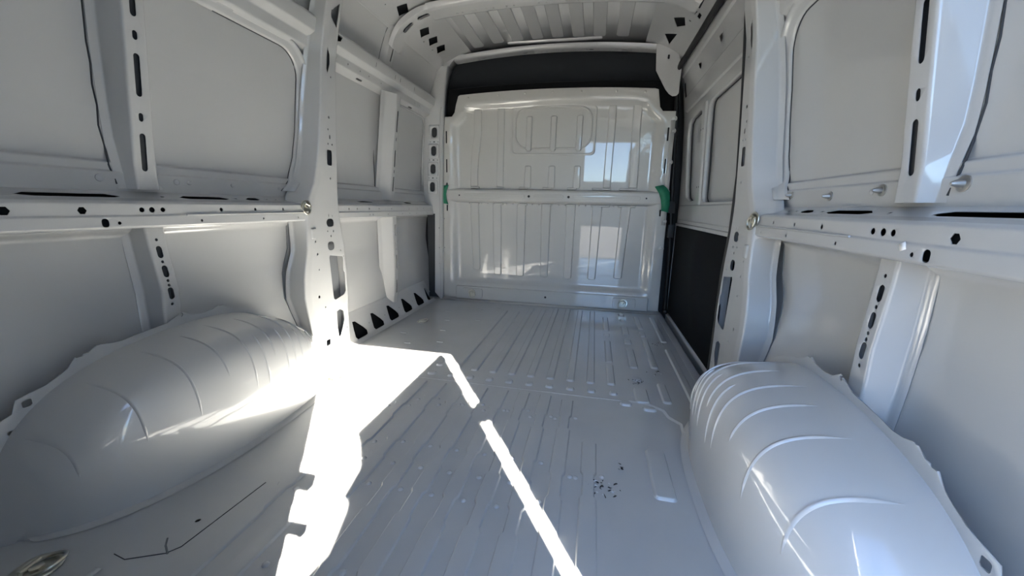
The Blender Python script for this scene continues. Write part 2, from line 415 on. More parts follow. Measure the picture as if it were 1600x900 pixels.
    # ---- round dimples on the skin above the rail
    if s < 0:
        for y, r in ((.796, .010), (.988, .009), (1.027, .007), (1.179, .007), (1.389, .005)):
            lathe('dimple', [(r, 0), (r * .95, .003), (r * .7, .005), (r * .3, .0055)], (s * .930, y, .774), (-s, 0, 0), PAINT, W)
    # ---- sealed seams: dark joint lines where panels meet the frame
    sm = []
    for y, z, (ny, nz) in path[:24]: sm.append((s * (skx(min(z, 1.33)) - .0015), y - ny * .004, z - nz * .004))
    tube('seam', sm, .0022, CAVITY, W, 6)
    zs = np.linspace(.76, 1.30, 12)
    tube('seam', [(s * (skx(z) - .001), .829 + .003 * math.sin(z * 60), z) for z in zs], .0022, CAVITY, W, 6)
    tube('seam', [(s * interp(z, [.15, .30, .41, .47, .55, .625], [.932, .940, .955, .962, .957, .948]) - s * .002, interp(z, zk, y_o) - .012, z) for z in np.linspace(.18, .63, 14)], .002, SEALER, W, 6)
    # ---- rear pillar beside the doors (outside the frame of the picture)
    vsec('rear_pillar', [(-.05, .12), (-.05, 0.0), (.06, 0.0), (.13, .08), (.15, .10)], lambda z: interp(z, [0, 1.62, 1.68], [.822, .822, .80]), s, -.05, 1.675, [], PAINT, W, r=.01)
    # ---- cant rail along the roof edge
    H = []
    for y in (1.90, 2.10, 2.37, 2.495, 2.62) if s < 0 else (1.8, 2.05, 2.3, 2.55):
        if s < 0: H.append(([(y, .735), (y + .045, .735), (y + .045, .690), (y, .690)] if False else [(y - .045, .716), (y + .022, .740), (y + .045, .694), (y - .022, .670)], 0, (2, 4)))
    if s < 0:
        for y in (1.99, 2.44, 2.57): H.append((circ(y, .745, .004), 0, (2, 4)))
    if s > 0:
        H.append(([(2.60, .716), (2.765, .700), (2.66, .655)], 0, (2, 4))); H.append(([(2.40, .715), (2.47, .735), (2.53, .700), (2.45, .668)], 0, (2, 4)))
        for y in (1.86, 2.02, 2.30): H.append((rrect(y, .772, .045, .014, .004), 0, (1, 2)))
        for y in (1.94, 2.20, 2.40): H.append((circ(y, .745, .006, 8), 0, (2, 4)))
    hsec('cant_rail', CANT, s, -.05, 2.86, H, PAINT, W, r=.03, dy=.12)
    mobj('cant_cavity', [(s * x, y, z) for y in (-.04, 2.86) for x, z in ((.83, 1.68), (.77, 1.735), (.62, 1.80))], [(0, 1, 4, 3), (1, 2, 5, 4)], CAVITY, W)
    return W

WL = build_side(-1, 'wall_left')
WR = build_side(1, 'wall_right')

# ------------------------------------------------------------------ left wall, front bay
def left_front():
    s, W = -1, WL
    hsec('skin_panel_upper', SKIN_UP, s, 1.60, 2.86, [], PAINT, W, r=.003, dy=.2)
    hsec('skin_panel_lower', SKIN_LOW, s, 1.60, 2.86, [], PAINT, W, r=.02, dy=.2)
    hsec('skin_panel_top', SKIN_TOP, s, 1.62, 2.86, [], PAINT, W, r=.02, dy=.2)
    H = []
    for y in (1.75, 1.82, 1.93, 2.03, 2.17, 2.62, 2.74): H.append((circ(y, .694, .0045), 1, (4, 5)))
    for y in (2.40, 2.52): H.append((rrect(y, .694, .005, .018), 1, (4, 5)))
    for y in (1.93, 1.96, 2.12, 2.30, 2.40, 2.50, 2.68): H.append((circ(y, .663, .004), 1, (2, 3)))
    for y, w in ((1.96, .16), (2.46, .12)):
        H.append(([(y - w / 2, .910), (y - w / 2 + .04, .902), (y + w / 2 - .02, .902), (y + w / 2, .910), (y, .918)], 0, (7, 8)))
    hsec('belt_rail', RAIL, s, 1.655, 2.783, H, PAINT, W, r=.0025, dy=.05)
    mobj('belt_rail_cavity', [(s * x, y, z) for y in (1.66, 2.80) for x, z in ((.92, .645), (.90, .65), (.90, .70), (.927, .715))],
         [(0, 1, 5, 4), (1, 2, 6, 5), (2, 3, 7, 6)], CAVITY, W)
    H = [(rrect(y, .895, .05, .010), 0, (1, 2)) for y in (1.95, 2.52)]
    H += [(circ(y, 1.374, .004), 1, (2, 3)) for y in (1.83, 1.93, 2.01, 2.13, 2.55, 2.62)]
    H += [(rrect(y, 1.43, .006, .022), 1, (4, 5)) for y in (2.02, 2.22, 2.28, 2.46)]
    H.append(([(1.672, 1.414), (1.725, 1.430), (1.735, 1.448), (1.672, 1.452)], 1, (4, 5)))
    hsec('mid_rail', MID, s, 1.66, 2.783, H, PAINT, W, r=.004, dy=.08)
    mobj('mid_rail_cavity', [(s * x, y, z) for y in (1.68, 2.80) for x, z in ((.925, 1.36), (.885, 1.40), (.86, 1.46))], [(0, 1, 4, 3), (1, 2, 5, 4)], CAVITY, W)
    # slim posts
    sl = [slot(2.262, z, .014, h) for z, h in ((1.20, .12), (.99, .10), (.84, .09))] + [slot(2.262, z, .010, .02) for z in (1.10, .915)]
    vsec('upper_post', [(2.135, .042), (2.165, .036), (2.235, .0), (2.285, .0), (2.30, .035), (2.32, .04)], lambda z: Xpost(z) - .004, s, .748, 1.345, sl, PAINT, W, r=.007)
    mobj('post_cavity', [(s * (Xpost(z) + .006), y, z) for z in (.76, 1.0, 1.33) for y in (2.238, 2.282)], [(0, 1, 3, 2), (2, 3, 5, 4)], CAVITY, W)
    sl = [slot(2.255, z, .012, h) for z, h in ((.56, .07), (.36, .09), (.20, .09))] + [slot(2.255, z, .008, .015) for z in (.48, .44)]
    vsec('lower_post', [(2.140, .055), (2.165, .045), (2.225, .0), (2.275, .0), (2.29, .04), (2.31, .05)], lambda z: interp(z, [.03, .12, .3, .65], [.925, .90, .89, .89]), s, .03, .648, sl, PAINT, W, r=.007)
    mobj('post_cavity', [(s * .902, y, z) for z in (.13, .64) for y in (2.228, 2.272)], [(0, 1, 3, 2)], CAVITY, W)
    vsec('top_post', [(2.105, .02), (2.125, .012), (2.145, 0), (2.215, 0), (2.24, .02)], lambda z: interp(z, [1.47, 1.53, 1.60, 1.66], [.855, .838, .810, .777]), s, 1.478, 1.652,
         [slot(2.19, 1.545, .012, .09), circ(2.19, 1.615, .004)], PAINT, W, r=.005)
    mobj('post_cavity', [(s * x, y, z) for x, z in ((.856, 1.50), (.832, 1.59)) for y in (2.15, 2.215)], [(0, 1, 3, 2)], CAVITY, W)
    # front pillar beside the bulkhead, four plates with oval holes
    YP = 2.785
    xi = lambda z: interp(z, [0, .66, 1.05, 1.30, 1.42, 1.55, 1.665], [.803, .795, .788, .783, .772, .760, .735])
    xh = lambda z: interp(z, [.85, 1.231], [.862, .839])
    zs4 = (1.231, 1.104, .978, .850)
    sl = [rrect(xh(z), z, .040, .068, .019) for z in zs4]
    sl += [circ(xh(z) + dx, z, .0035, 8) for z in (1.167, 1.041, .914) for dx in (-.03, .03)] + [rrect(xh(z), z, .014, .008) for z in (1.167, 1.041, .914)]
    oc = [(.935, .655)] + [(xi(z), z) for z in np.linspace(.655, 1.665, 18)] + [(.80, 1.665), (.86, 1.50), (.895, 1.40), (.915, 1.33), (.940, 1.0)]
    fp = sheet('front_pillar', oc, sl, lambda a, b: (s * a, YP + .35 * max(0, a - .905), b), PAINT, W, np.linspace(.80, .92, 5), np.linspace(.70, 1.6, 16), .05, .002)
    for z in zs4:
        V = [(s * x, YP - .005, zz) for x, zz in rrect(xh(z), z, .082, .100, .010)]; k = len(V)
        V += [(s * x, YP - .005, zz) for x, zz in rrect(xh(z), z, .042, .070, .020)]
        mobj('hole_plate', V, [(i, (i + 1) % k, k + (i + 1) % k, k + i) for i in range(k)], PAINT, fp, 40, .004)
    mobj('hole_cavity', [(s * x, YP + .012, z) for x in (.80, .90) for z in (.78, 1.30)], [(0, 1, 3, 2)], CAVITY, W)
    oc = [(.858, .05), (.803, -.01), (.795, .655), (.846, .655)]
    sheet('front_pillar_lower', oc, [circ(.815, z, .004, 8) for z in (.55, .40, .28, .15)], lambda a, b: (s * a, YP, b), PAINT, W, (.82,), np.linspace(.1, .6, 8), .06, .002)
    V = []
    for z in np.linspace(-.01, 1.665, 14): V += [(s * xi(z), YP - .001, z), (s * (xi(z) - .004), YP + .012, z), (s * (xi(z) - .002), YP + .07, z)]
    mobj('pillar_edge', V, [(3 * i + j, 3 * i + 3 + j, 3 * i + 4 + j, 3 * i + 1 + j) for i in range(13) for j in range(2)], PAINT, W, 50, .002)
    tube('pillar_bead', [(s * (xi(z) + .012), YP - .003, z) for z in np.linspace(.0, 1.40, 10)], .003, PAINT, W, 6)
    mobj('pillar_cavity', [(s * x, 2.835, z) for z in (0, 1.3) for x in (.80, .93)], [(0, 1, 3, 2)], CAVITY, W)  # dark sheet painting in the shade of the gap by the pillar
    # sloped sill with drop-shaped holes
    H = []
    for y in (1.79, 1.965, 2.145, 2.335, 2.525, 2.70):
        H.append([(y - .012, .100), (y + .012, .096), (y + .050, .055), (y + .062, .035), (y + .052, .018), (y + .0, .012), (y - .042, .016), (y - .05, .028), (y - .035, .06)])
    sill = [(.932, .145), (.925, .125), (.852, .006), (.83, -.002)]
    H2 = [(h, 1, (1, 2)) for h in H]
    H2 += [(circ(y, .06, .003), 1, (1, 2)) for y in (1.90, 2.07, 2.25, 2.44, 2.63)]
    hsec('sill', sill, s, 1.675, 2.745, H2, PAINT, W, r=.015, dy=.06)
    mobj('sill_cavity', [(s * x, y, z) for y in (1.68, 2.745) for x, z in ((.95, .12), (.90, .03), (.86, -.03))], [(0, 1, 4, 3), (1, 2, 5, 4)], FELT, W)  # black sheet, shade behind the sill holes put into its colour
    cf = [(2.70 + .075 * math.sin(a), 1.25 + .075 * math.cos(a)) for a in np.linspace(0, math.pi / 2, 8)]
    pth = [(y, 1.325) for y in (2.32, 2.45, 2.60)] + cf + [(2.775, z) for z in (1.15, 1.0, .86)]
    tube('corner_flange', [(s * (skx(z) - .010), y, z) for y, z in pth], .006, PAINT, W, 8)
    if True:
        tube('seam', [(s * (.945 - .001), 2.133 + .003 * math.sin(z * 50), z) for z in np.linspace(.76, 1.32, 10)], .0022, CAVITY, W, 6)
    tube('seam', [(s * .9455, 2.762, z) for z in np.linspace(.80, 1.22, 8)], .002, SEALER, W, 6)
    tube('seam', [(s * interp(z, [1.47, 1.53, 1.60, 1.66], [.872, .855, .828, .795]), 2.103, z) for z in np.linspace(1.48, 1.655, 6)], .0022, CAVITY, W, 6)
    tube('seam', [(s * .797, y, 1.652) for y in np.linspace(1.70, 2.80, 8)], .0022, CAVITY, W, 6)
left_front()

# ------------------------------------------------------------------ floor
FL = root('floor', kind='structure')
def build_floor():
    W = FL
    outer = [(-.93, -.08), (.93, -.08), (.93, 1.60), (.838, 1.66), (.838, 2.80), (.80, 2.88), (-.93, 2.88)]
    sheet('floor_panel', outer, [circ(-.52, .60, .006), circ(.50, 2.3, .003)], lambda a, b: (a, b, 0), FLOORP, W, np.linspace(-.8, .8, 9), np.linspace(0, 2.8, 15), .2, .003, -1)
    mobj('underside', [(-1.0, -.1, -.25), (1.0, -.1, -.25), (1.0, 3.1, -.25), (-1.0, 3.1, -.25)], [(0, 1, 2, 3)], CAVITY, W)
    fm = lambda a, b, h: (a, b, h)
    def rib(xr, w, ya, yb, h=.0085):
        pad('floor_rib', rrect(xr - w / 2, (ya + yb) / 2, w, abs(yb - ya), .012), h, .0070, fm, FLOORP, W)
    def stepped(xr, ys, w1, w2):
        R, L = [], []
        for i in range(len(ys) - 1):
            w = w1 if i % 2 == 0 else w2; c = xr - w1 / 2; k = .006
            a = ys[i] - (k if i else 0); b = ys[i + 1] + (k if i < len(ys) - 2 else 0)
            R += [(c + w / 2, a), (c + w / 2, b)]; L += [(c - w / 2, a), (c - w / 2, b)]
        e1 = [(L[0][0] + .008, L[0][1] + .008)]; e2 = []
        pad('floor_rib', R + list(reversed(L)), .0065, .0050, fm, FLOORP, W)
    X0, DX = -.221, .0854
    for k in range(9):                      # long front ribs and the short pads behind them
        xr = X0 + DX * k
        if k < 8: rib(xr, .036, 2.735 - (.16 if k < 2 else .05 if k < 4 else 0), 1.548)
        rib(xr + .004, .034, 1.500, 1.465)
    for a, b in ((2.60, 2.30), (2.25, 2.18), (2.12, 1.80), (1.78, 1.556)): rib(X0 + DX * 8, .036, a, b)
    rib(-.306, .036, 1.66, 1.56); rib(-.306, .036, 1.50, 1.465); rib(-.39, .036, 1.50, 1.45)
    pairs = []
    for k in range(-2, 8):                  # stepped ribs of the rear floor
        xr = X0 + DX * k + (.006 if k > 0 else 0)
        off = .0 if k % 2 == 0 else .02
        ys = [1.40, 1.27 - off, 1.19 - off, .99, .91, .80, .72, .56, .48, .20] if k >= 0 else [1.40, 1.22 - off, 1.14 - off, .97, .89, .74, .66, .20]
        if k < -1: ys = [1.36 - .02 * (-k)] + ys[1:]
        if k == -4: ys = [1.05, .97, .89, .74, .66, .20]
        if k >= 6: ys = [1.38, 1.26, 1.18, .95, .86, .20]
        if k == 7: ys = [1.12, .97, .88, .20]
        stepped(xr, ys, .046, .034)
        for y in ys[1:-1:2]: pairs.append((xr + .013, y))
        for y in ys[1:-1:3]: pairs.append((xr - .058, y - .02))
    for x, y in pairs: pad('floor_dimple', circ(x, y, .0085, 8), .0045, .005, fm, FLOORP, W)
    for a, b in ((2.72, 2.66), (2.58, 2.53), (2.42, 2.25), (2.17, 2.09), (2.02, 1.76), (1.66, 1.62)): rib(.575, .04, a, b)
    rib(.585, .055, 1.555, 1.425); rib(.515, .045, 1.425, 1.39); rib(.60, .05, 1.40, 1.37)
    for a, b in ((2.66, 2.38), (2.33, 2.24), (2.20, 1.78), (1.62, 1.445)): rib(.668, .036, a, b)
    for a, b in ((2.68, 2.17), (2.06, 1.45)): rib(.770, .034, a, b)
    rib(.585, .058, 1.13, .915, .009); rib(-.50, .034, 1.30, 1.12)
    for x, y in ((-.62, 2.45), (-.55, 2.25), (-.50, 2.05), (-.42, 2.55), (-.36, 2.30), (-.70, 1.95), (-.30, 2.62), (-.16, 2.74), (-.44, 1.86), (-.60, 1.80)):
        pad('floor_dimple', rrect(x, y, .04, .016), .004, .004, fm, FLOORP, W)
    # lap seams of the floor sheets
    sp = [(-.66, 1.432), (.50, 1.432), (.62, 1.40), (.66, 1.33), (.69, 1.22), (.69, 1.20), (.60, 1.30), (.55, 1.385), (.48, 1.418), (-.66, 1.418)]
    pad('lap_seam', [(-.66, 1.434), (.50, 1.434), (.50, 1.426), (-.66, 1.426)], .0022, .003, fm, FLOORP, W)
    mobj('lap_seam', [(x, y, z) for x, y in ((.50, 1.43), (.57, 1.42), (.62, 1.385), (.63, 1.34), (.665, 1.30), (.66, 1.25), (.69, 1.20)) for dx, z in ((0, 0.0),)] +
         [(x + .008, y + .006, .0035) for x, y in ((.50, 1.43), (.57, 1.42), (.62, 1.385), (.63, 1.34), (.665, 1.30), (.66, 1.25), (.69, 1.20))],
         [(i, i + 1, 8 + i, 7 + i) for i in range(6)], FLOORP, W)
    # access plate lines beside the left wheel arch
    pl = [(-.585, .44), (-.56, .47), (-.50, .49), (-.49, .50), (-.455, .68), (-.47, .70)]
    tube('plate_joint', [(x, y, .0005) for x, y in ((-.60, .49), (-.565, .485), (-.50, .515), (-.485, .535), (-.47, .74))], .0010, CAVITY, W, 6)
    tube('plate_joint', [(x, y, .0005) for x, y in ((-.535, .545), (-.52, .53), (-.495, .515))], .0018, SEALER, W, 6)
    pad('floor_rib', [(-.60, .30), (-.575, .30), (-.585, .46), (-.600, .46)], .005, .005, fm, FLOORP, W)
    # right sill edge along the sliding door
    hsec('door_sill_edge', [(.80, .0015), (.834, .0015), (.842, -.006), (.842, -.20)], 1, 1.66, 2.84, [], FLOORP, W, r=.006, dy=.3)
build_floor()

# ------------------------------------------------------------------ bulkhead
WF = root('wall_front', kind='structure')
def build_bulkhead():
    W = WF; Y = Y_BULK
    top = lambda x: 1.507 - .05 * (x / .67) ** 2 * .45
    outer = [(-.815, -.01), (.815, -.01), (.812, .30), (.800, 1.345), (.72, 1.347), (.700, 1.372), (.692, 1.42), (.682, 1.478)]
    outer += [(x, top(x)) for x in np.linspace(.66, -.66, 15)] + [(-.672, 1.478), (-.690, 1.42), (-.700, 1.372), (-.72, 1.345), (-.81, 1.342)]
    sl = [rrect(sx * .765, z, .010, h, .004) for sx in (-1, 1) for z, h in ((1.205, .085), (1.005, .095), (.86, .05), (.70, .045))] + [circ(-.79, z, .004) for z in (1.22, .99, .62, .40)]
    # dished panel: edges stand forward, the field is recessed
    def fm(a, b):
        e = min(1, max(0, (.745 - abs(a)) / .07)); e = e * e * (3 - 2 * e)
        t = min(1, max(0, (interp(abs(a), [0, .60, .66, .74, .82], [1.455, 1.435, 1.36, 1.29, 1.29]) - b) / .06)); t = t * t * (3 - 2 * t)
        k = min(1, max(0, (b - .115) / .05)); k = k * k * (3 - 2 * k)
        d = .034 * min(e, t) * (1 - .0) * k
        return (a, Y + d - .016, b)
    sheet('bulkhead_panel', outer, sl, fm, BULKP, W, np.concatenate([np.linspace(-.81, -.62, 14), np.linspace(-.56, .56, 15), np.linspace(.62, .81, 14)]), np.concatenate([np.linspace(.05, .10, 3), np.linspace(.11, .18, 6), np.linspace(.24, 1.2, 15), np.linspace(1.22, 1.49, 20)]), .03, .0025, 1)
    fr = lambda a, b, h: (a, Y + .018 - h, b)
    def vrib(xa, xb, z0, z1, w0, w1, h=.011):
        n = 6; R = []
        for k in range(n + 1):
            t = k / n; x = xa + (xb - xa) * t; w = w0 + (w1 - w0) * t; z = z0 + (z1 - z0) * t; R.append((x, z, w))
        P = [(x + w / 2, z) for x, z, w in R] + [(R[-1][0] + R[-1][2] / 4, z1 + .008), (R[-1][0] - R[-1][2] / 4, z1 + .008)] + [(x - w / 2, z) for x, z, w in reversed(R)] + [(R[0][0] - R[0][2] / 4, z0 - .010), (R[0][0] + R[0][2] / 4, z0 - .010)]
        pad('bulkhead_rib', P, h * 1.25, .0090, fr, BULKP, W)
    for x0, x1, z0 in ((-.540, -.560, .242), (-.372, -.385, .212), (-.197, -.200, .210), (-.015, -.018, .212), (.160, .160, .212), (.335, .345, .214), (.520, .540, .232)):
        vrib(x0, x1, z0, .735, .062, .072)
    for x0, x1 in ((-.562, -.535), (-.365, -.362), (.400, .405), (.575, .565)): 
        P = [(x0, .86), (x0, .95), (x0 + (x1 - x0) * .3, 1.08), (x1, 1.22), (x1, 1.40)]; w = .062 if abs(x0) > .45 else .056
        pad('bulkhead_rib', [(x + w / 2, z) for x, z in P] + [(x - w / 2, z) for x, z in reversed(P)], .013, .0090, fr, BULKP, W)
    for x in (-.160, .012, .190):
        vrib(x, x + .002, 1.115, 1.335, .044, .046, .014)
        vrib(x, x, .86, 1.005, .056, .050, .010)
    # pressed frame in the upper middle
    fo = rrect(.008, 1.245, .60, .335, .03, 5); fi = rrect(.008, 1.262, .545, .285, .09, 6)
    V = []
    def ring(outline, w, h):
        n = len(outline); c = np.array(outline); V = []
        cx, cz = c.mean(0)
        for k, (d, hh) in enumerate(((0, 0), (w * .35, h), (w * .65, h), (w, 0))):
            sc = np.array([(np.ptp(c[:, 0]) - 2 * d) / np.ptp(c[:, 0]), (np.ptp(c[:, 1]) - 2 * d) / np.ptp(c[:, 1])])
            V += [fr(cx + (x - cx) * sc[0], cz + (z - cz) * sc[1], hh) for x, z in outline]
        F = [(k * n + i, k * n + (i + 1) % n, (k + 1) * n + (i + 1) % n, (k + 1) * n + i) for k in range(3) for i in range(n)]
        mobj('pressed_frame', V, F, BULKP, W, 50)
    ring(fo, .020, .008); ring(fi, .016, .008)
    # cross bar
    hs = []
    P = fillet([(.846, Y + .020), (.838, Y - .012), (.828, Y - .022), (.762, Y - .022), (.752, Y - .012), (.742, Y + .020)], .005); T = arc(P)
    PZ, PY = [p[0] for p in P], [p[1] for p in P]
    tm = T[-1] / 2; holes = [circ(-.142, tm, .009), circ(.142, tm, .009), circ(-.667, tm, .006), circ(.667, tm, .006)]
    oc = [(-.775, t) for t in T] + [(.785, t) for t in reversed(T)]
    cb = sheet('cross_bar', oc, holes, lambda a, t: (a, interp(t, T, PY), interp(t, T, PZ)), BULKP, W, np.linspace(-.7, .7, 15), T[1:-1], .05, .002, lines='b')
    mobj('bar_cavity', [(x, Y + .01, z) for x in (-.75, .75) for z in (.76, .83)], [(0, 1, 3, 2)], CAVITY, W)
    fb = lambda a, b, h: (a, Y - .022 - h, b)
    for a, b in ((-.40, .50), (0, .24), (.40, .50)): pad('bar_emboss', rrect(a, .795, b * .92, .030, .015), .003, .004, fb, BULKP, cb)
    for x in (-.555, -.37, -.19, -.015, .16, .335, .395, .52, .57):        # small weld tabs above and below the bar
        for z in (.853, .738): pad('weld_tab', rrect(x, z, .07, .016, .004), .018, .004, fr, BULKP, cb)
    for k in range(26): 
        x = -.60 + k * .048
        pad('spot_weld', circ(x, .738, .006, 6), .012, .003, fr, BULKP, cb)
    # kick panel along the foot
    fk = lambda a, b, h: (a, Y - .014 - h, b)
    kp = pad('kick_panel', [(-.70, .004), (.745, .004), (.745, .10), (.735, .112), (-.69, .112), (-.70, .10)], .020, .010, fk, BULKP, W)
    for x in (-.56, .575): pad('ring_seat', rrect(x, .058, .17, .085, .02), .026, .006, fk, BULKP, kp)
    lathe('kick_hole', [(.008, 0), (.008, .001)], (-.0 + .008, Y - .0355, .062), (0, -1, 0), CAVITY, W)
    hsec_y = [(-.80, .0)]
    mobj('foot_flange', [(x, y, z) for x in (-.80, .82) for y, z in ((Y - .012, .014), (Y - .040, .006), (Y - .075, .003))], [(0, 3, 4, 1), (1, 4, 5, 2)], BULKP, W, 60, .002)
    # screws along the top edge and down the right edge
    for x in (-.60, -.38, -.19, .0, .19, .42, .60): lathe('screw', [(.0085, 0), (.0085, .003), (.005, .006), (.0, .007)], (x, Y - .017, top(x) - .022), (0, -1, 0), BULKP, W, 8)
    for z in (1.30, 1.225, 1.03, .84, .645, .46): 
        lathe('side_bolt', [(.017, 0), (.017, .003), (.009, .004), (.009, .010), (.006, .012)], (.795, Y - .018, z), (0, -1, 0), BULKP, W, 12)
    V = [(.775, Y - .020, .62), (.805, Y - .020, .62), (.775, Y - .020, 1.29), (.802, Y - .020, 1.29)]
    mobj('bolt_strip', V, [(0, 1, 3, 2)], BULKP, W, 40, .004)
    for sx in (-1, 1):                       # slotted edge flanges
        for z, h in ((1.105, .34), (.78, .22)):
            pad('edge_emboss', rrect(sx * .762, z, .038, h, .012), .004, .004, lambda a, b, hh: (a, Y - .017 - hh, b), BULKP, W) if False else None
    # dark cab behind the gap above the bulkhead
    mobj('cab_lining', [(-.84, Y + .06, 1.26), (.84, Y + .06, 1.26), (.84, Y + .12, 1.80), (-.84, Y + .12, 1.80)], [(0, 1, 2, 3)], CAB, W)
    V = []
    for x in np.linspace(-.82, .80, 17):
        zt = 1.556 - .05 * (x / .8) ** 2 * .5
        V += [(x, Y + .028, 1.30), (x, Y + .028, zt), (x, Y + .058, zt + .012)]
    mobj('black_gap_trim', V, [(3 * i + j, 3 * i + 3 + j, 3 * i + 4 + j, 3 * i + 1 + j) for i in range(16) for j in range(2)], FELT, W, 40, .003)
    mobj('outer_skin', [(-1.0, 3.1, -.25), (1.0, 3.1, -.25), (1.0, 3.1, 1.86), (-1.0, 3.1, 1.86)], [(0, 1, 2, 3)], CAVITY, W)
build_bulkhead()

# ------------------------------------------------------------------ ceiling
CE = root('ceiling', kind='structure')
def build_ceiling():
    W = CE
    zr = lambda x: 1.790 - .028 * (x / .56) ** 2
    def roof(y0, y1, nm):
        grid(nm, lambda u, v: (-.60 + 1.2 * u, y0 + (y1 - y0) * v, zr(-.60 + 1.2 * u)), 16, 2, PAINT, W, 40, .002)
    roof(-.08, 1.50, 'roof_panel'); roof(1.50, 2.20, 'roof_panel'); roof(2.20, 2.86, 'roof_panel')
    mobj('outer_skin', [(-.80, -.1, 1.86), (.80, -.1, 1.86), (.80, 3.1, 1.86), (-.80, 3.1, 1.86)], [(0, 1, 2, 3)], CAVITY, W)
    fr = lambda a, b, h: (a, b, zr(a) - h)
    xs = [-.50, -.36, -.23, -.10, .03, .16, .29, .43, .55]
    for y0, y1 in ((2.30, 2.77), (1.68, 2.10), (.9, 1.46), (.2, .8)):
        for i, x in enumerate(xs[:-1]):
            if i == 0: pad('roof_rib', rrect(x + .0, (y0 + y1) / 2, .08, y1 - y0, .02), .007, .006, fr, PAINT, W)
            else: pad('roof_rib', rrect(x, (y0 + y1) / 2, .080, y1 - y0 - .04, .02), .007, .006, fr, PAINT, W)
    pad('roof_rib', rrect(-.0, 2.775, .62, .028, .012), .009, .007, fr, PAINT, W)
    # roof bows
    def bow(yc, w, nm, holes, drop=.038, half=.60):
        P = fillet([(yc - w * .62, 0.012), (yc - w * .5, .030), (yc - w * .38, .036 + drop * 0), (yc + w * .38, .036), (yc + w * .5, .030), (yc + w * .62, .012)], .006); T = arc(P)
        PY, PD = [p[0] for p in P], [p[1] for p in P]
        xx = np.linspace(-half, half, 25)
        oc = [(x, T[0]) for x in xx] + [(half, t) for t in T[1:-1]] + [(x, T[-1]) for x in xx[::-1]] + [(-half, t) for t in reversed(T[1:-1])]
        tm = lambda y: interp(y, PY, T)
        sheet(nm, oc, [[(x, tm(y)) for x, y in h] for h in holes], lambda a, t: (a, interp(t, T, PY), zr(a) - .004 - interp(t, T, PD)), PAINT, W, xx[1:-1], T[1:-1], .06, .002, lines='b')
        mobj('bow_cavity', [(x, y, zr(x) - .012) for x in np.linspace(-half, half, 9) for y in (yc - w * .4, yc + w * .4)], [(2 * i, 2 * i + 2, 2 * i + 3, 2 * i + 1) for i in range(8)], CAVITY, W)
    H = [circ(x, 2.225, r, 8) for x, r in ((-.46, .007), (-.43, .004), (-.30, .004), (-.26, .0045), (-.19, .0045), (-.15, .0045), (-.02, .006), (.02, .004), (.12, .005), (.18, .005), (.36, .005))] + [rrect(-.365, 2.225, .026, .010)]
    bow(2.20, .13, 'roof_bow', H)
    H = [rrect(x, 2.865, .028, .014, .004) for x in (-.49, -.20, .24, .45)] + [circ(x, 2.865, .005, 8) for x in (-.53, -.46, -.17, -.14, -.09, -.055, .05, .14, .18, .21, .41, .50)]
    bow(2.862, .085, 'roof_bow', H, half=.70)
    H = [rrect(x, 1.60, .05, .02) for x in (-.3, 0, .3)]
    bow(1.60, .14, 'roof_bow', H); bow(.80, .12, 'roof_bow', []); bow(.04, .14, 'roof_bow', [])
    # curved corner pieces of the middle bow, with two oval holes on the left
    def corner(s, yc, w, nm, ov, cut=6):
        C = [(.55, 1.728), (.63, 1.715), (.69, 1.69), (.745, 1.655), (.785, 1.60), (.805, 1.55)][:cut]
        P = fillet(C, .04, 5); T = arc(P); PX, PZ = [p[0] for p in P], [p[1] for p in P]
        yy = [yc - w / 2 - .012, yc - w / 2, yc + w / 2, yc + w / 2 + .012]; dd = [.02, 0, 0, .02]
        oc = [(t, yy[0]) for t in T] + [(T[-1], yy[1]), (T[-1], yy[2])] + [(t, yy[3]) for t in reversed(T)] + [(T[0], yy[2]), (T[0], yy[1])]
        hs = [rrect(T[-1] * a, yc, T[-1] * .22, .032, .016) for a in ov]
        sheet(nm, oc, hs, lambda t, y: (s * (interp(t, T, PX) + .6 * interp(y, yy, dd)), y, interp(t, T, PZ) + .8 * interp(y, yy, dd)), PAINT, W, T[1:-1], yy[1:3], .03, .002)
        mobj('bow_cavity', [(s * (x + .018), y, z + .020) for x, z in C for y in (yc - w * .4, yc + w * .4)], [(2 * i, 2 * i + 2, 2 * i + 3, 2 * i + 1) for i in range(len(C) - 1)], CAVITY, W)
    corner(1, 2.20, .10, 'bow_corner', (), 4); corner(-1, 2.185, .10, 'bow_corner', (.27, .58)); corner(-1, 1.605, .11, 'bow_corner', (.4,)); corner(1, 1.605, .11, 'bow_corner', (.4,))
    # front corner pieces beside the header
    for s in (-1,):
        C = [(.62, 1.742), (.68, 1.728), (.725, 1.69), (.755, 1.63), (.775, 1.56), (.785, 1.50)]
        P = fillet(C, .03, 4)
        V = []
        for x, z in [(p[0], p[1]) for p in P]: V += [(s * x, 2.815, z), (s * x, 2.885, z - .002), (s * (x + .03), 2.80, z + .01)]
        mobj('header_corner', V, [(3 * i, 3 * i + 3, 3 * i + 4, 3 * i + 1) for i in range(len(P) - 1)] + [(3 * i, 3 * i + 2, 3 * i + 5, 3 * i + 3) for i in range(len(P) - 1)], PAINT, W, 40, .002)
    # right corner plate between header and door pillar
    G = [(.641, 1.735), (.653, 1.588), (.69, 1.525), (.722, 1.473), (.745, 1.445), (.765, 1.430), (.785, 1.428), (.797, 1.44), (.800, 1.60), (.775, 1.675), (.71, 1.738)]
    def gm(a, b): return (a, 2.822 - .10 * max(0, b - 1.62) - .035 * max(0, (a - .72) / .08) ** 2, b)
    sheet('corner_plate', G, [rrect(.722, 1.662, .012, .026)], gm, PAINT, W, np.linspace(.65, .79, 8), np.linspace(1.44, 1.72, 10), .02, .003)

build_ceiling()

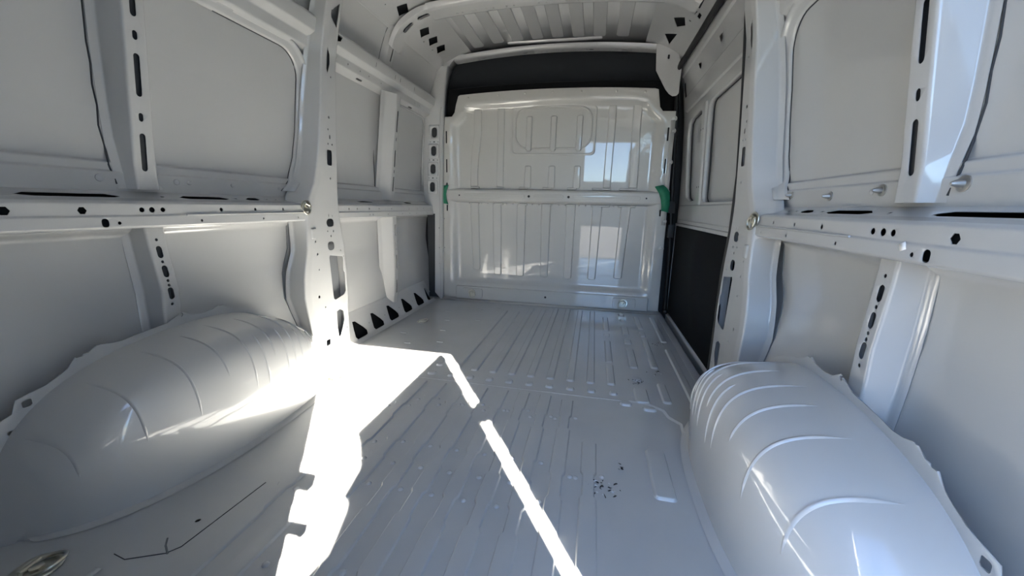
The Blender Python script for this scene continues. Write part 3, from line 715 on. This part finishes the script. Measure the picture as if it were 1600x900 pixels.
# ------------------------------------------------------------------ sliding door (right, closed)
D1 = root('door_1', kind='structure')
def build_door():
    W = D1
    XD = lambda z: interp(z, [-.2, .64, .80, 1.0, 1.30, 1.45, 1.62], [.892, .892, .890, .885, .868, .846, .808])
    fm = lambda a, b: (XD(b), a, b)
    op1 = [(2.42, .78), (2.60, .775), (2.70, .80), (2.735, .87), (2.77, 1.18), (2.755, 1.25), (2.70, 1.268), (2.46, 1.27), (2.43, 1.25)]
    op2 = rrect(2.00, 1.02, .62, .51, .05)
    outer = [(1.64, .62), (2.90, .62), (2.90, 1.62), (1.64, 1.62)]
    hk = [[(2.06, 1.48), (2.10, 1.475), (2.12, 1.505), (2.07, 1.50)], [(2.42, 1.48), (2.46, 1.475), (2.48, 1.505), (2.43, 1.50)], rrect(2.82, 1.42, .05, .17, .01)]
    sheet('door_frame', outer, [op1, op2] + hk, fm, PAINT, W, np.linspace(1.66, 2.88, 20), np.concatenate([np.linspace(.64, 1.28, 12), np.linspace(1.31, 1.60, 8)]), .05, .003, 1)
    sheet('door_skin', [(1.64, .62), (2.90, .62), (2.90, 1.62), (1.64, 1.62)], [], lambda a, b: (XD(b) + .030 + (.002 if b < 1.3 else 0), a, b), PAINT, W, np.linspace(1.66, 2.88, 5), np.linspace(.64, 1.6, 14), .1, .003, 1)
    for op in (op1, op2):
        n = len(op); V = [fm(a, b) for a, b in op] + [(fm(a, b)[0] + .024, a, b) for a, b in op]
        mobj('opening_return', V, [(i, (i + 1) % n, n + (i + 1) % n, n + i) for i in range(n)], PAINT, W, 50, .002)
        tube('seam', [(XD(b) + .028, a, b) for a, b in dens(op, .05)], .0022, CAVITY, W, 6, closed=True)
    fr = lambda a, b, h: (XD(b) - h, a, b)
    pad('centre_ridge', rrect(2.365, 1.02, .075, .54, .02), .010, .010, fr, PAINT, W)
    pad('waist_swage', rrect(2.27, .705, 1.20, .10, .02), .006, .010, fr, PAINT, W)
    pad('top_swage', rrect(2.27, 1.375, 1.10, .10, .02), .008, .012, fr, PAINT, W)
    pad('top_swage', rrect(2.27, 1.565, 1.18, .05, .02), .008, .012, fr, PAINT, W)
    for y in (2.39, 2.35):
        for z in (.85, 1.0, 1.15): lathe('pin_hole', [(.005, 0), (.005, .001)], (XD(z) - .0115, y, z), (-1, 0, 0), CAVITY, W, 6)
    hsec('lower_frame', [(.905, .640), (.884, .635), (.884, .618), (.900, .610)], 1, 1.66, 2.895, [], PAINT, W, r=.004, dy=.3)
    hsec('lower_rim', [(.900, .006), (.880, .004), (.872, -.006), (.872, -.115), (.90, -.14)], 1, 1.66, 2.89, [], PAINT, W, r=.006, dy=.3)
    vsec('front_rim', [(2.868, .016), (2.868, 0), (2.884, 0), (2.90, .03)], lambda z: .882, 1, -.12, .63, [], PAINT, W, r=.004)
    V = [(.886, y, z) for y, z in ((1.66, .004), (2.87, .004), (2.87, .618), (1.66, .618))]
    mobj('black_liner_board', V, [(0, 1, 2, 3)], FELT, W, None, .004)
    mobj('door_skin_lower', [(.95, 1.62, -.2), (.95, 2.92, -.2), (.95, 2.92, .65), (.95, 1.62, .65)], [(0, 1, 2, 3)], CAVITY, W)
build_door()

# black rubber seal round the sliding-door opening
T1 = root('trim_1', kind='structure')
def build_seal():
    front = [(.868, 2.862, -.12), (.866, 2.862, .03), (.856, 2.862, .42), (.833, 2.862, .83), (.805, 2.862, 1.38), (.795, 2.858, 1.53), (.790, 2.83, 1.59), (.792, 2.76, 1.606)]
    topp = [(.796, y, 1.606 - .012 * (2.7 - y)) for y in np.linspace(2.70, 1.75, 8)]
    rear = [(.79, 1.69, 1.585), (.792, 1.668, 1.54), (.806, 1.664, 1.46), (.835, 1.662, 1.12), (.853, 1.662, .86), (.855, 1.664, .65), (.853, 1.69, .47), (.853, 1.69, .36), (.848, 1.672, .24), (.846, 1.668, .02), (.846, 1.668, -.12)]
    tube('rubber_seal', front, .014, RUBBER, T1, 10, flat=(.021, .014, (1, 0, 0)))
    tube('rubber_seal', [front[-2], front[-1]] + topp + rear[:2], .014, RUBBER, T1, 10, flat=(.022, .014, (1, 0, 0)))
    tube('rubber_seal', rear[1:], .0095, RUBBER, T1, 10)
    box('rubber_buffer', .825, .868, 2.825, 2.86, .535, .625, RUBBER, T1, .005)
    box('rubber_buffer', .80, .862, 2.838, 2.87, .70, .78, RUBBER, T1, .006)
    lathe('door_catch', [(.016, 0), (.016, .02), (.008, .03), (.0, .031)], (.862, 2.80, .02), (-.3, -1, .3), RUBBER, T1)
build_seal()

# ------------------------------------------------------------------ rear doors and tailgate frame (behind the camera)
WB = root('wall_rear', kind='structure')
box('header', -.93, .93, -.14, -.05, 1.615, 1.84, PAINT, WB, .01)
for s_ in (-1, 1): box('door_jamb', min(s_ * .815, s_ * .99), max(s_ * .815, s_ * .99), -.075, -.045, -.2, 1.64, PAINT, WB, .006)
box('rear_sill', -.93, .93, -.14, -.05, -.2, -.002, PAINT, WB, .01)
def prism(name, poly, axis, a0, a1, material, parent):
    """polygon in the other two axes, extruded along axis (0 = x, 1 = y)"""
    n = len(poly); V = []
    for a in (a0, a1): V += [(a, p, q) if axis == 0 else (p, a, q) for p, q in poly]
    return mobj(name, V, [tuple(range(n)), tuple(range(2 * n - 1, n - 1, -1))] + [(i, (i + 1) % n, n + (i + 1) % n, n + i) for i in range(n)], material, parent, 30)
D2 = root('door_2', kind='structure')                      # left rear door, closed
prism('door_panel', [(-.83, -.02), (.144, -.02), (.144, 1.64), (-.83, 1.64)], 1, -.10, -.065, PAINT, D2)
for z0, z1 in ((.06, .70), (.76, 1.54)): box('bounce_blocker_board', -.76, .08, -.066, -.058, z0, z1, FELT, D2, .003)  # unseen black boards, added to cut bounce onto the left arch
box('latch', .10, .188, -.085, -.055, .718, .757, ZINC, D2, .004)
box('latch', .10, .190, -.080, -.058, .606, .626, ZINC, D2, .003)
D3 = root('door_3', kind='structure')                      # right rear door, swung open
prism('door_panel', [(-.135, -.02), (-1.08, -.02), (-1.08, 1.365), (-.96, 1.345), (-.925, 1.338), (-.872, 1.385), (-.868, 1.402), (-.888, 1.433), (-.815, 1.462), (-.816, 1.55), (-.834, 1.612), (-.135, 1.612)], 0, .798, .822, PAINT, D3)
for z0, z1, y0 in ((.04, .70, -1.05), (.74, 1.32, -1.05)): box('bounce_blocker_board', .790, .80, y0, -.17, z0, z1, FELT, D3, .003)  # added out of view, black so this door reflects less light inside
box('bounce_blocker_board', .790, .80, -.80, -.17, 1.34, 1.58, FELT, D3, .003)  # upper one of the added light-absorbing boards
for z in (.25, 1.15): box('hinge', .80, .86, -.16, -.06, z, z + .035, ZINC, D3, .005)

g = mobj('ground', [(-30, -40, -.55), (30, -40, -.55), (30, 30, -.55), (-30, 30, -.55)], [(0, 1, 2, 3)], GROUND, None)
g['kind'] = 'structure'
yw = root('wall_yard', kind='structure')                 # the boundary wall behind the van, seen only as a reflection
box('yard_wall', -40, 40, -26.4, -26, -.55, 2.6, GROUND, yw)
box('coping', -40, 40, -26.5, -25.9, 2.6, 2.7, GROUND, yw)

# ------------------------------------------------------------------ wheel arches
def build_arch(s, label):
    rt = root('wheel_arch', label, 'wheel arch', (s * .75, .93, 0.0), group='wheel arches')
    ky = [.435, .450, .470, .500, .545, .600, .68, .80, .93, 1.04, 1.13, 1.21, 1.28, 1.35, 1.42, 1.47]
    kz = [.0, .09, .155, .215, .262, .298, .328, .350, .358, .352, .330, .285, .225, .150, .065, .0]
    L = arc([(a, b) for a, b in zip(ky, kz)]); L = [l / L[-1] for l in L]
    def rim(u):
        return interp(u, L, ky), interp(u, L, kz)
    rs = [rim(k / 120) for k in range(121)]
    sm = [rs[0]] + [tuple(np.mean(np.array(rs[max(0, i - 5):i + 6]), 0)) for i in range(1, 120)] + [rs[-1]]
    def rimS(u):
        x = u * 120; i = min(119, int(x)); f = x - i
        return (sm[i][0] * (1 - f) + sm[i + 1][0] * f, sm[i][1] * (1 - f) + sm[i + 1][1] * f)
    def S(u, v, lift=0.0):
        y, z = rimS(u); q = min(1, abs(y - .93) / (.50 if y < .93 else .545))
        w = .235 * max(0, 1 - q ** 2.6) ** .5 + .004
        th = v * math.pi / 2; p = .44
        c, sn = max(0, math.cos(th)) ** p, max(0, math.sin(th)) ** p
        # the tread leans down a little towards the inside, the cheek leans out towards the floor
        zz = z * c * (1 - .06 * sn); xx = .866 - w * sn + .018 * (1 - c) * sn
        yy = y + (.93 - y) * .06 * sn
        return Vector((s * (xx - lift * .8 * sn), yy, zz + lift * c))
    grid('arch_shell', lambda u, v: S(u, v), 72, 30, PAINT, rt, None, 0, flip=s < 0)
    # flange with lugs
    tabs = [(1.020, .389, .016), (.894, .383, .012), (.688, .366, .012), (.648, .353, .016), (.546, .277, .014), (.512, .225, .012)]
    IN, OUT = [], []
    for k in range(0, 121, 2):
        y, z = sm[k]; a, b = sm[max(0, k - 2)], sm[min(120, k + 2)]
        t = Vector((b[0] - a[0], b[1] - a[1])).normalized(); n = Vector((-t.y, t.x))
        d = .016
        for ty, tz, tr in tabs:
            q = (y - ty) ** 2 + (z - tz) ** 2; e = math.sqrt(max(0, q))
            along = abs((Vector((ty, tz)) - Vector((y, z))).dot(t))
            if e < .09: d = max(d, .016 + .020 * math.exp(-(along / .022) ** 2))
        IN.append((y - n.x * .012, z - n.y * .012)); OUT.append((y + n.x * d, z + n.y * d))
    IN = [(y, max(-.003, z)) for y, z in IN]; OUT = [(y, max(-.003, z)) for y, z in OUT]
    hs = [rrect(ty, tz, .017, .017, .003, 1) if r > .013 else circ(ty, tz, .0055, 8) for ty, tz, r in tabs[:6]]
    poly = OUT + IN[::-1]
    sheet('arch_flange', poly, hs, lambda a, b: (s * .8665, a, b), PAINT, rt, (), (), .2, .003)
    bk = [(ty, tz, r) for ty, tz, r in tabs[:6]]
    # ribs pressed over the shoulder
    for u, v0, v1 in ((.17, .02, .80), (.27, .015, .84), (.36, .02, .86), (.43, .03, .70), (.49, .012, .88), (.555, .03, .72), (.62, .012, .88), (.68, .03, .74), (.74, .02, .88), (.80, .05, .80), (.86, .08, .86), (.525, .34, .90), (.59, .36, .90), (.65, .36, .90), (.71, .36, .90), (.775, .36, .90), (.83, .36, .90)):
        n = 40; V = []; w = .0036
        for i in range(n + 1):
            v = v0 + (v1 - v0) * i / n; t = min(1, 9 * min(i / n, 1 - i / n)); h = .0032 * t
            P = S(u, v); N = S(u + .004, v) - S(u - .004, v); N.normalize()
            for o_, hh in ((-1, -.0008), (-.45, h), (.45, h), (1, -.0008)): 
                Q = S(u + 0, v, hh if hh > 0 else -.0008) + N * w * o_ * (.4 + .6 * t)
                if o_ in (-1, 1): Q = S(u, v, -.001) + N * w * o_ * (.4 + .6 * t)
                V.append(Q)
        F = [(4 * i + j, 4 * i + j + 1, 4 * i + 5 + j, 4 * i + 4 + j) for i in range(n) for j in range(3)]
        mobj('arch_rib', V, F, PAINT, rt, 80)
    # weld flange where the cheek meets the floor
    V = []
    for k in range(41):
        u = .04 + .92 * k / 40; p = S(u, 1.0); q = S(u, .97)
        V += [(p.x, p.y, .008), (p.x - s * .010, p.y, .0035), (p.x - s * .022, p.y, .0015)]
    mobj('foot_flange', V, [(3 * i + j, 3 * i + 3 + j, 3 * i + 4 + j, 3 * i + 1 + j) for i in range(40) for j in range(2)], PAINT, rt, 60)
    return rt
build_arch(-1, 'white wheel arch in the shade under the left wall, beside the sunlit floor')
build_arch(1, 'white wheel arch with blue sky sheen under the right wall, nearest the sliding door')

# ------------------------------------------------------------------ small fittings
def tie_ring(loc, axis, fold, label, r=.022, grp='folding lashing rings'):
    t = root('lashing_ring', label, 'lashing ring', loc, group=grp)
    ax = Vector(axis).normalized(); L = Vector(loc)
    bd = lathe('base_dish', [(r * 1.15, 0), (r * 1.1, .003), (r * .8, .0025), (r * .75, .001)], loc, axis, ZINC, t, 16)
    lathe('bolt_head', [(r * .35, .001), (r * .35, .006), (r * .25, .008), (0, .008)], loc, axis, ZINC, bd, 6)
    f = Vector(fold).normalized(); u = (f - ax * f.dot(ax)).normalized(); w = ax.cross(u)
    pts = []
    for k in range(20):
        c = 2 * math.pi * k / 20
        pts.append(L + f * (r * .55 + r * math.cos(c)) + w * (r * .85 * math.sin(c)) + ax * (.007))
    rg = tube('ring', pts, .0035, ZINC, t, 8, closed=True)
    b = L + f * (-r * .4) + ax * .008
    tube('clamp', [b - w * r * .5, b, b + w * r * .5], .0055, ZINC, t, 8)
    return t
tie_ring((-.69, 1.30, .002), (0, 0, 1), (.8, .35, .18), 'zinc lashing ring on the sunlit floor at the foot of the left pillar', .026)
tie_ring((-.69, 2.17, .002), (0, 0, 1), (.7, .3, .1), 'zinc lashing ring on the shaded floor near the row of black holes', .026)
tie_ring((-.705, .43, .002), (0, 0, 1), (.9, .15, .25), 'dull lashing ring lying behind the left wheel arch in the corner of the picture', .034)
tie_ring((-.562, 2.80, .060), (0, -1, 0), (.3, -.2, -.6), 'zinc lashing ring at the foot of the bulkhead, left one', .026)
tie_ring((.570, 2.80, .062), (0, -1, 0), (-.5, -.2, -.6), 'zinc lashing ring at the foot of the bulkhead, right one', .028)
tie_ring((-.856, 1.445, .706), (1, -.2, 0), (.1, -.35, -.8), 'zinc lashing ring at the end of the belt rail on the left pillar', .022)
tie_ring((.852, 1.445, .700), (-1, -.2, 0), (-.1, .35, -.8), 'zinc lashing ring at the end of the belt rail on the right pillar', .022)

for (y, z, r), lab in zip(((1.394, .778, .011), (1.186, .769, .012), (.996, .776, .013), (.806, .779, .014)),
                          ('farthest screw plug on the right panel, next to the pillar', 'second screw plug from the pillar on the right panel', 'screw plug just in front of the upper right post', 'screw plug behind the upper right post, largest in view')):
    t = root('screw_plug', lab, 'screw plug', (.930, y, z), group='screw plugs above the right belt rail')
    wa = lathe('washer', [(r, 0), (r, .003), (r * .8, .004)], (.930, y, z), (-1, 0, 0), BOLT, t, 14)
    lathe('shank', [(r * .55, .003), (r * .45, .012), (r * .2, .020), (0, .021)], (.930, y, z), (-1, .0, 0), BOLT, t, 10)
lathe_t = lathe('blank_stud', [(.007, 0), (.0068, .002), (.004, .004), (0, .0045)], (.930, 1.029, .774), (-1, 0, 0), PAINT, WR)

def tape(name, label, pts, thick=.0015):
    V = [Vector(p) for p in pts]; n = len(V) // 2
    F = [(2 * i, 2 * i + 1, 2 * i + 3, 2 * i + 2) for i in range(n - 1)]
    c = sum(V, Vector()) / len(V)
    o = mobj(name, [v - c for v in V], F, GREEN, None, 60, thick); o.location = c
    tag(o, label, 'tape', group='green tape strips'); return o
Yb = Y_BULK - .022
tape('masking_tape', 'green tape strip at the left end of the bulkhead bar, by the plates with holes',
     [(-.815, Yb - .004, .735), (-.752, Yb - .006, .728), (-.817, Yb - .004, .765), (-.762, Yb - .013, .76), (-.818, Yb - .004, .80), (-.765, Yb - .016, .80), (-.815, Yb - .004, .835), (-.758, Yb - .013, .84), (-.812, Yb - .004, .862), (-.748, Yb - .006, .866)])
tape('masking_tape', 'torn green tape at the right end of the bulkhead bar, by the black door seal',
     [(.768, Yb - .006, .715), (.812, Yb - .012, .705), (.765, Yb - .010, .75), (.818, Yb - .012, .75), (.757, Yb - .014, .79), (.815, Yb - .012, .80), (.742, Yb - .012, .83), (.808, Yb - .012, .84), (.712, Yb - .008, .872), (.790, Yb - .012, .865), (.725, Yb - .006, .876), (.765, Yb - .010, .885)])
st = mobj('sticker', [(-.0, -.009, -.004), (0, .004, -.009), (0, .009, .003), (0, -.004, .009)], [(0, 1, 2, 3)], STICK, None, None, .0006)
st.location = (.8590, .800, .672); tag(st, 'small white sticker on the right belt rail beside the three round holes', 'sticker')

def residue(loc, spread, n, label, film):
    t = root('glue_residue', label, 'residue', loc, group='scraps stuck to the floor')
    for k in range(n):
        a = rnd.uniform(0, 6.28); d = spread * rnd.random() ** .7; cx, cy = d * math.cos(a) * 1.2, d * math.sin(a)
        m_ = rnd.randint(5, 8); r = rnd.uniform(.003, .008); V = [(loc[0] + cx, loc[1] + cy, loc[2] + rnd.uniform(.0015, .005))]
        st_, el = rnd.uniform(0, 3), rnd.uniform(.18, .6)
        for i in range(m_):
            c = 2 * math.pi * i / m_; q = r * rnd.uniform(.5, 1.3)
            ux, uy = q * math.cos(c), q * el * math.sin(c)
            V.append((loc[0] + cx + ux * math.cos(st_) - uy * math.sin(st_), loc[1] + cy + ux * math.sin(st_) + uy * math.cos(st_), loc[2] + rnd.uniform(.0005, .002)))
        F = [(0, i + 1, (i + 1) % m_ + 1) for i in range(m_)]
        mobj('film_scrap' if (k % 3 == 0 and film) else 'glue_fleck', V, F, FILM if (k % 3 == 0 and film) else GLUE, t, 30)
residue((.395, .925, .003), .040, 34, 'black and pale glue residue on the near floor, halfway to the right wheel arch', True)
residue((.455, 1.02, .003), .018, 4, 'short black scuff on the floor just ahead of the nearest glue residue', False)
residue((.545, 1.60, .003), .035, 18, 'black glue smear on the floor inboard of the door sill', False)
residue((.640, 1.72, .003), .035, 9, 'pale and black torn scraps on the floor beside the long rib by the door', True)
residue((.715, 2.13, .003), .028, 9, 'dark curled glue residue on the far floor close to the door sill', False)
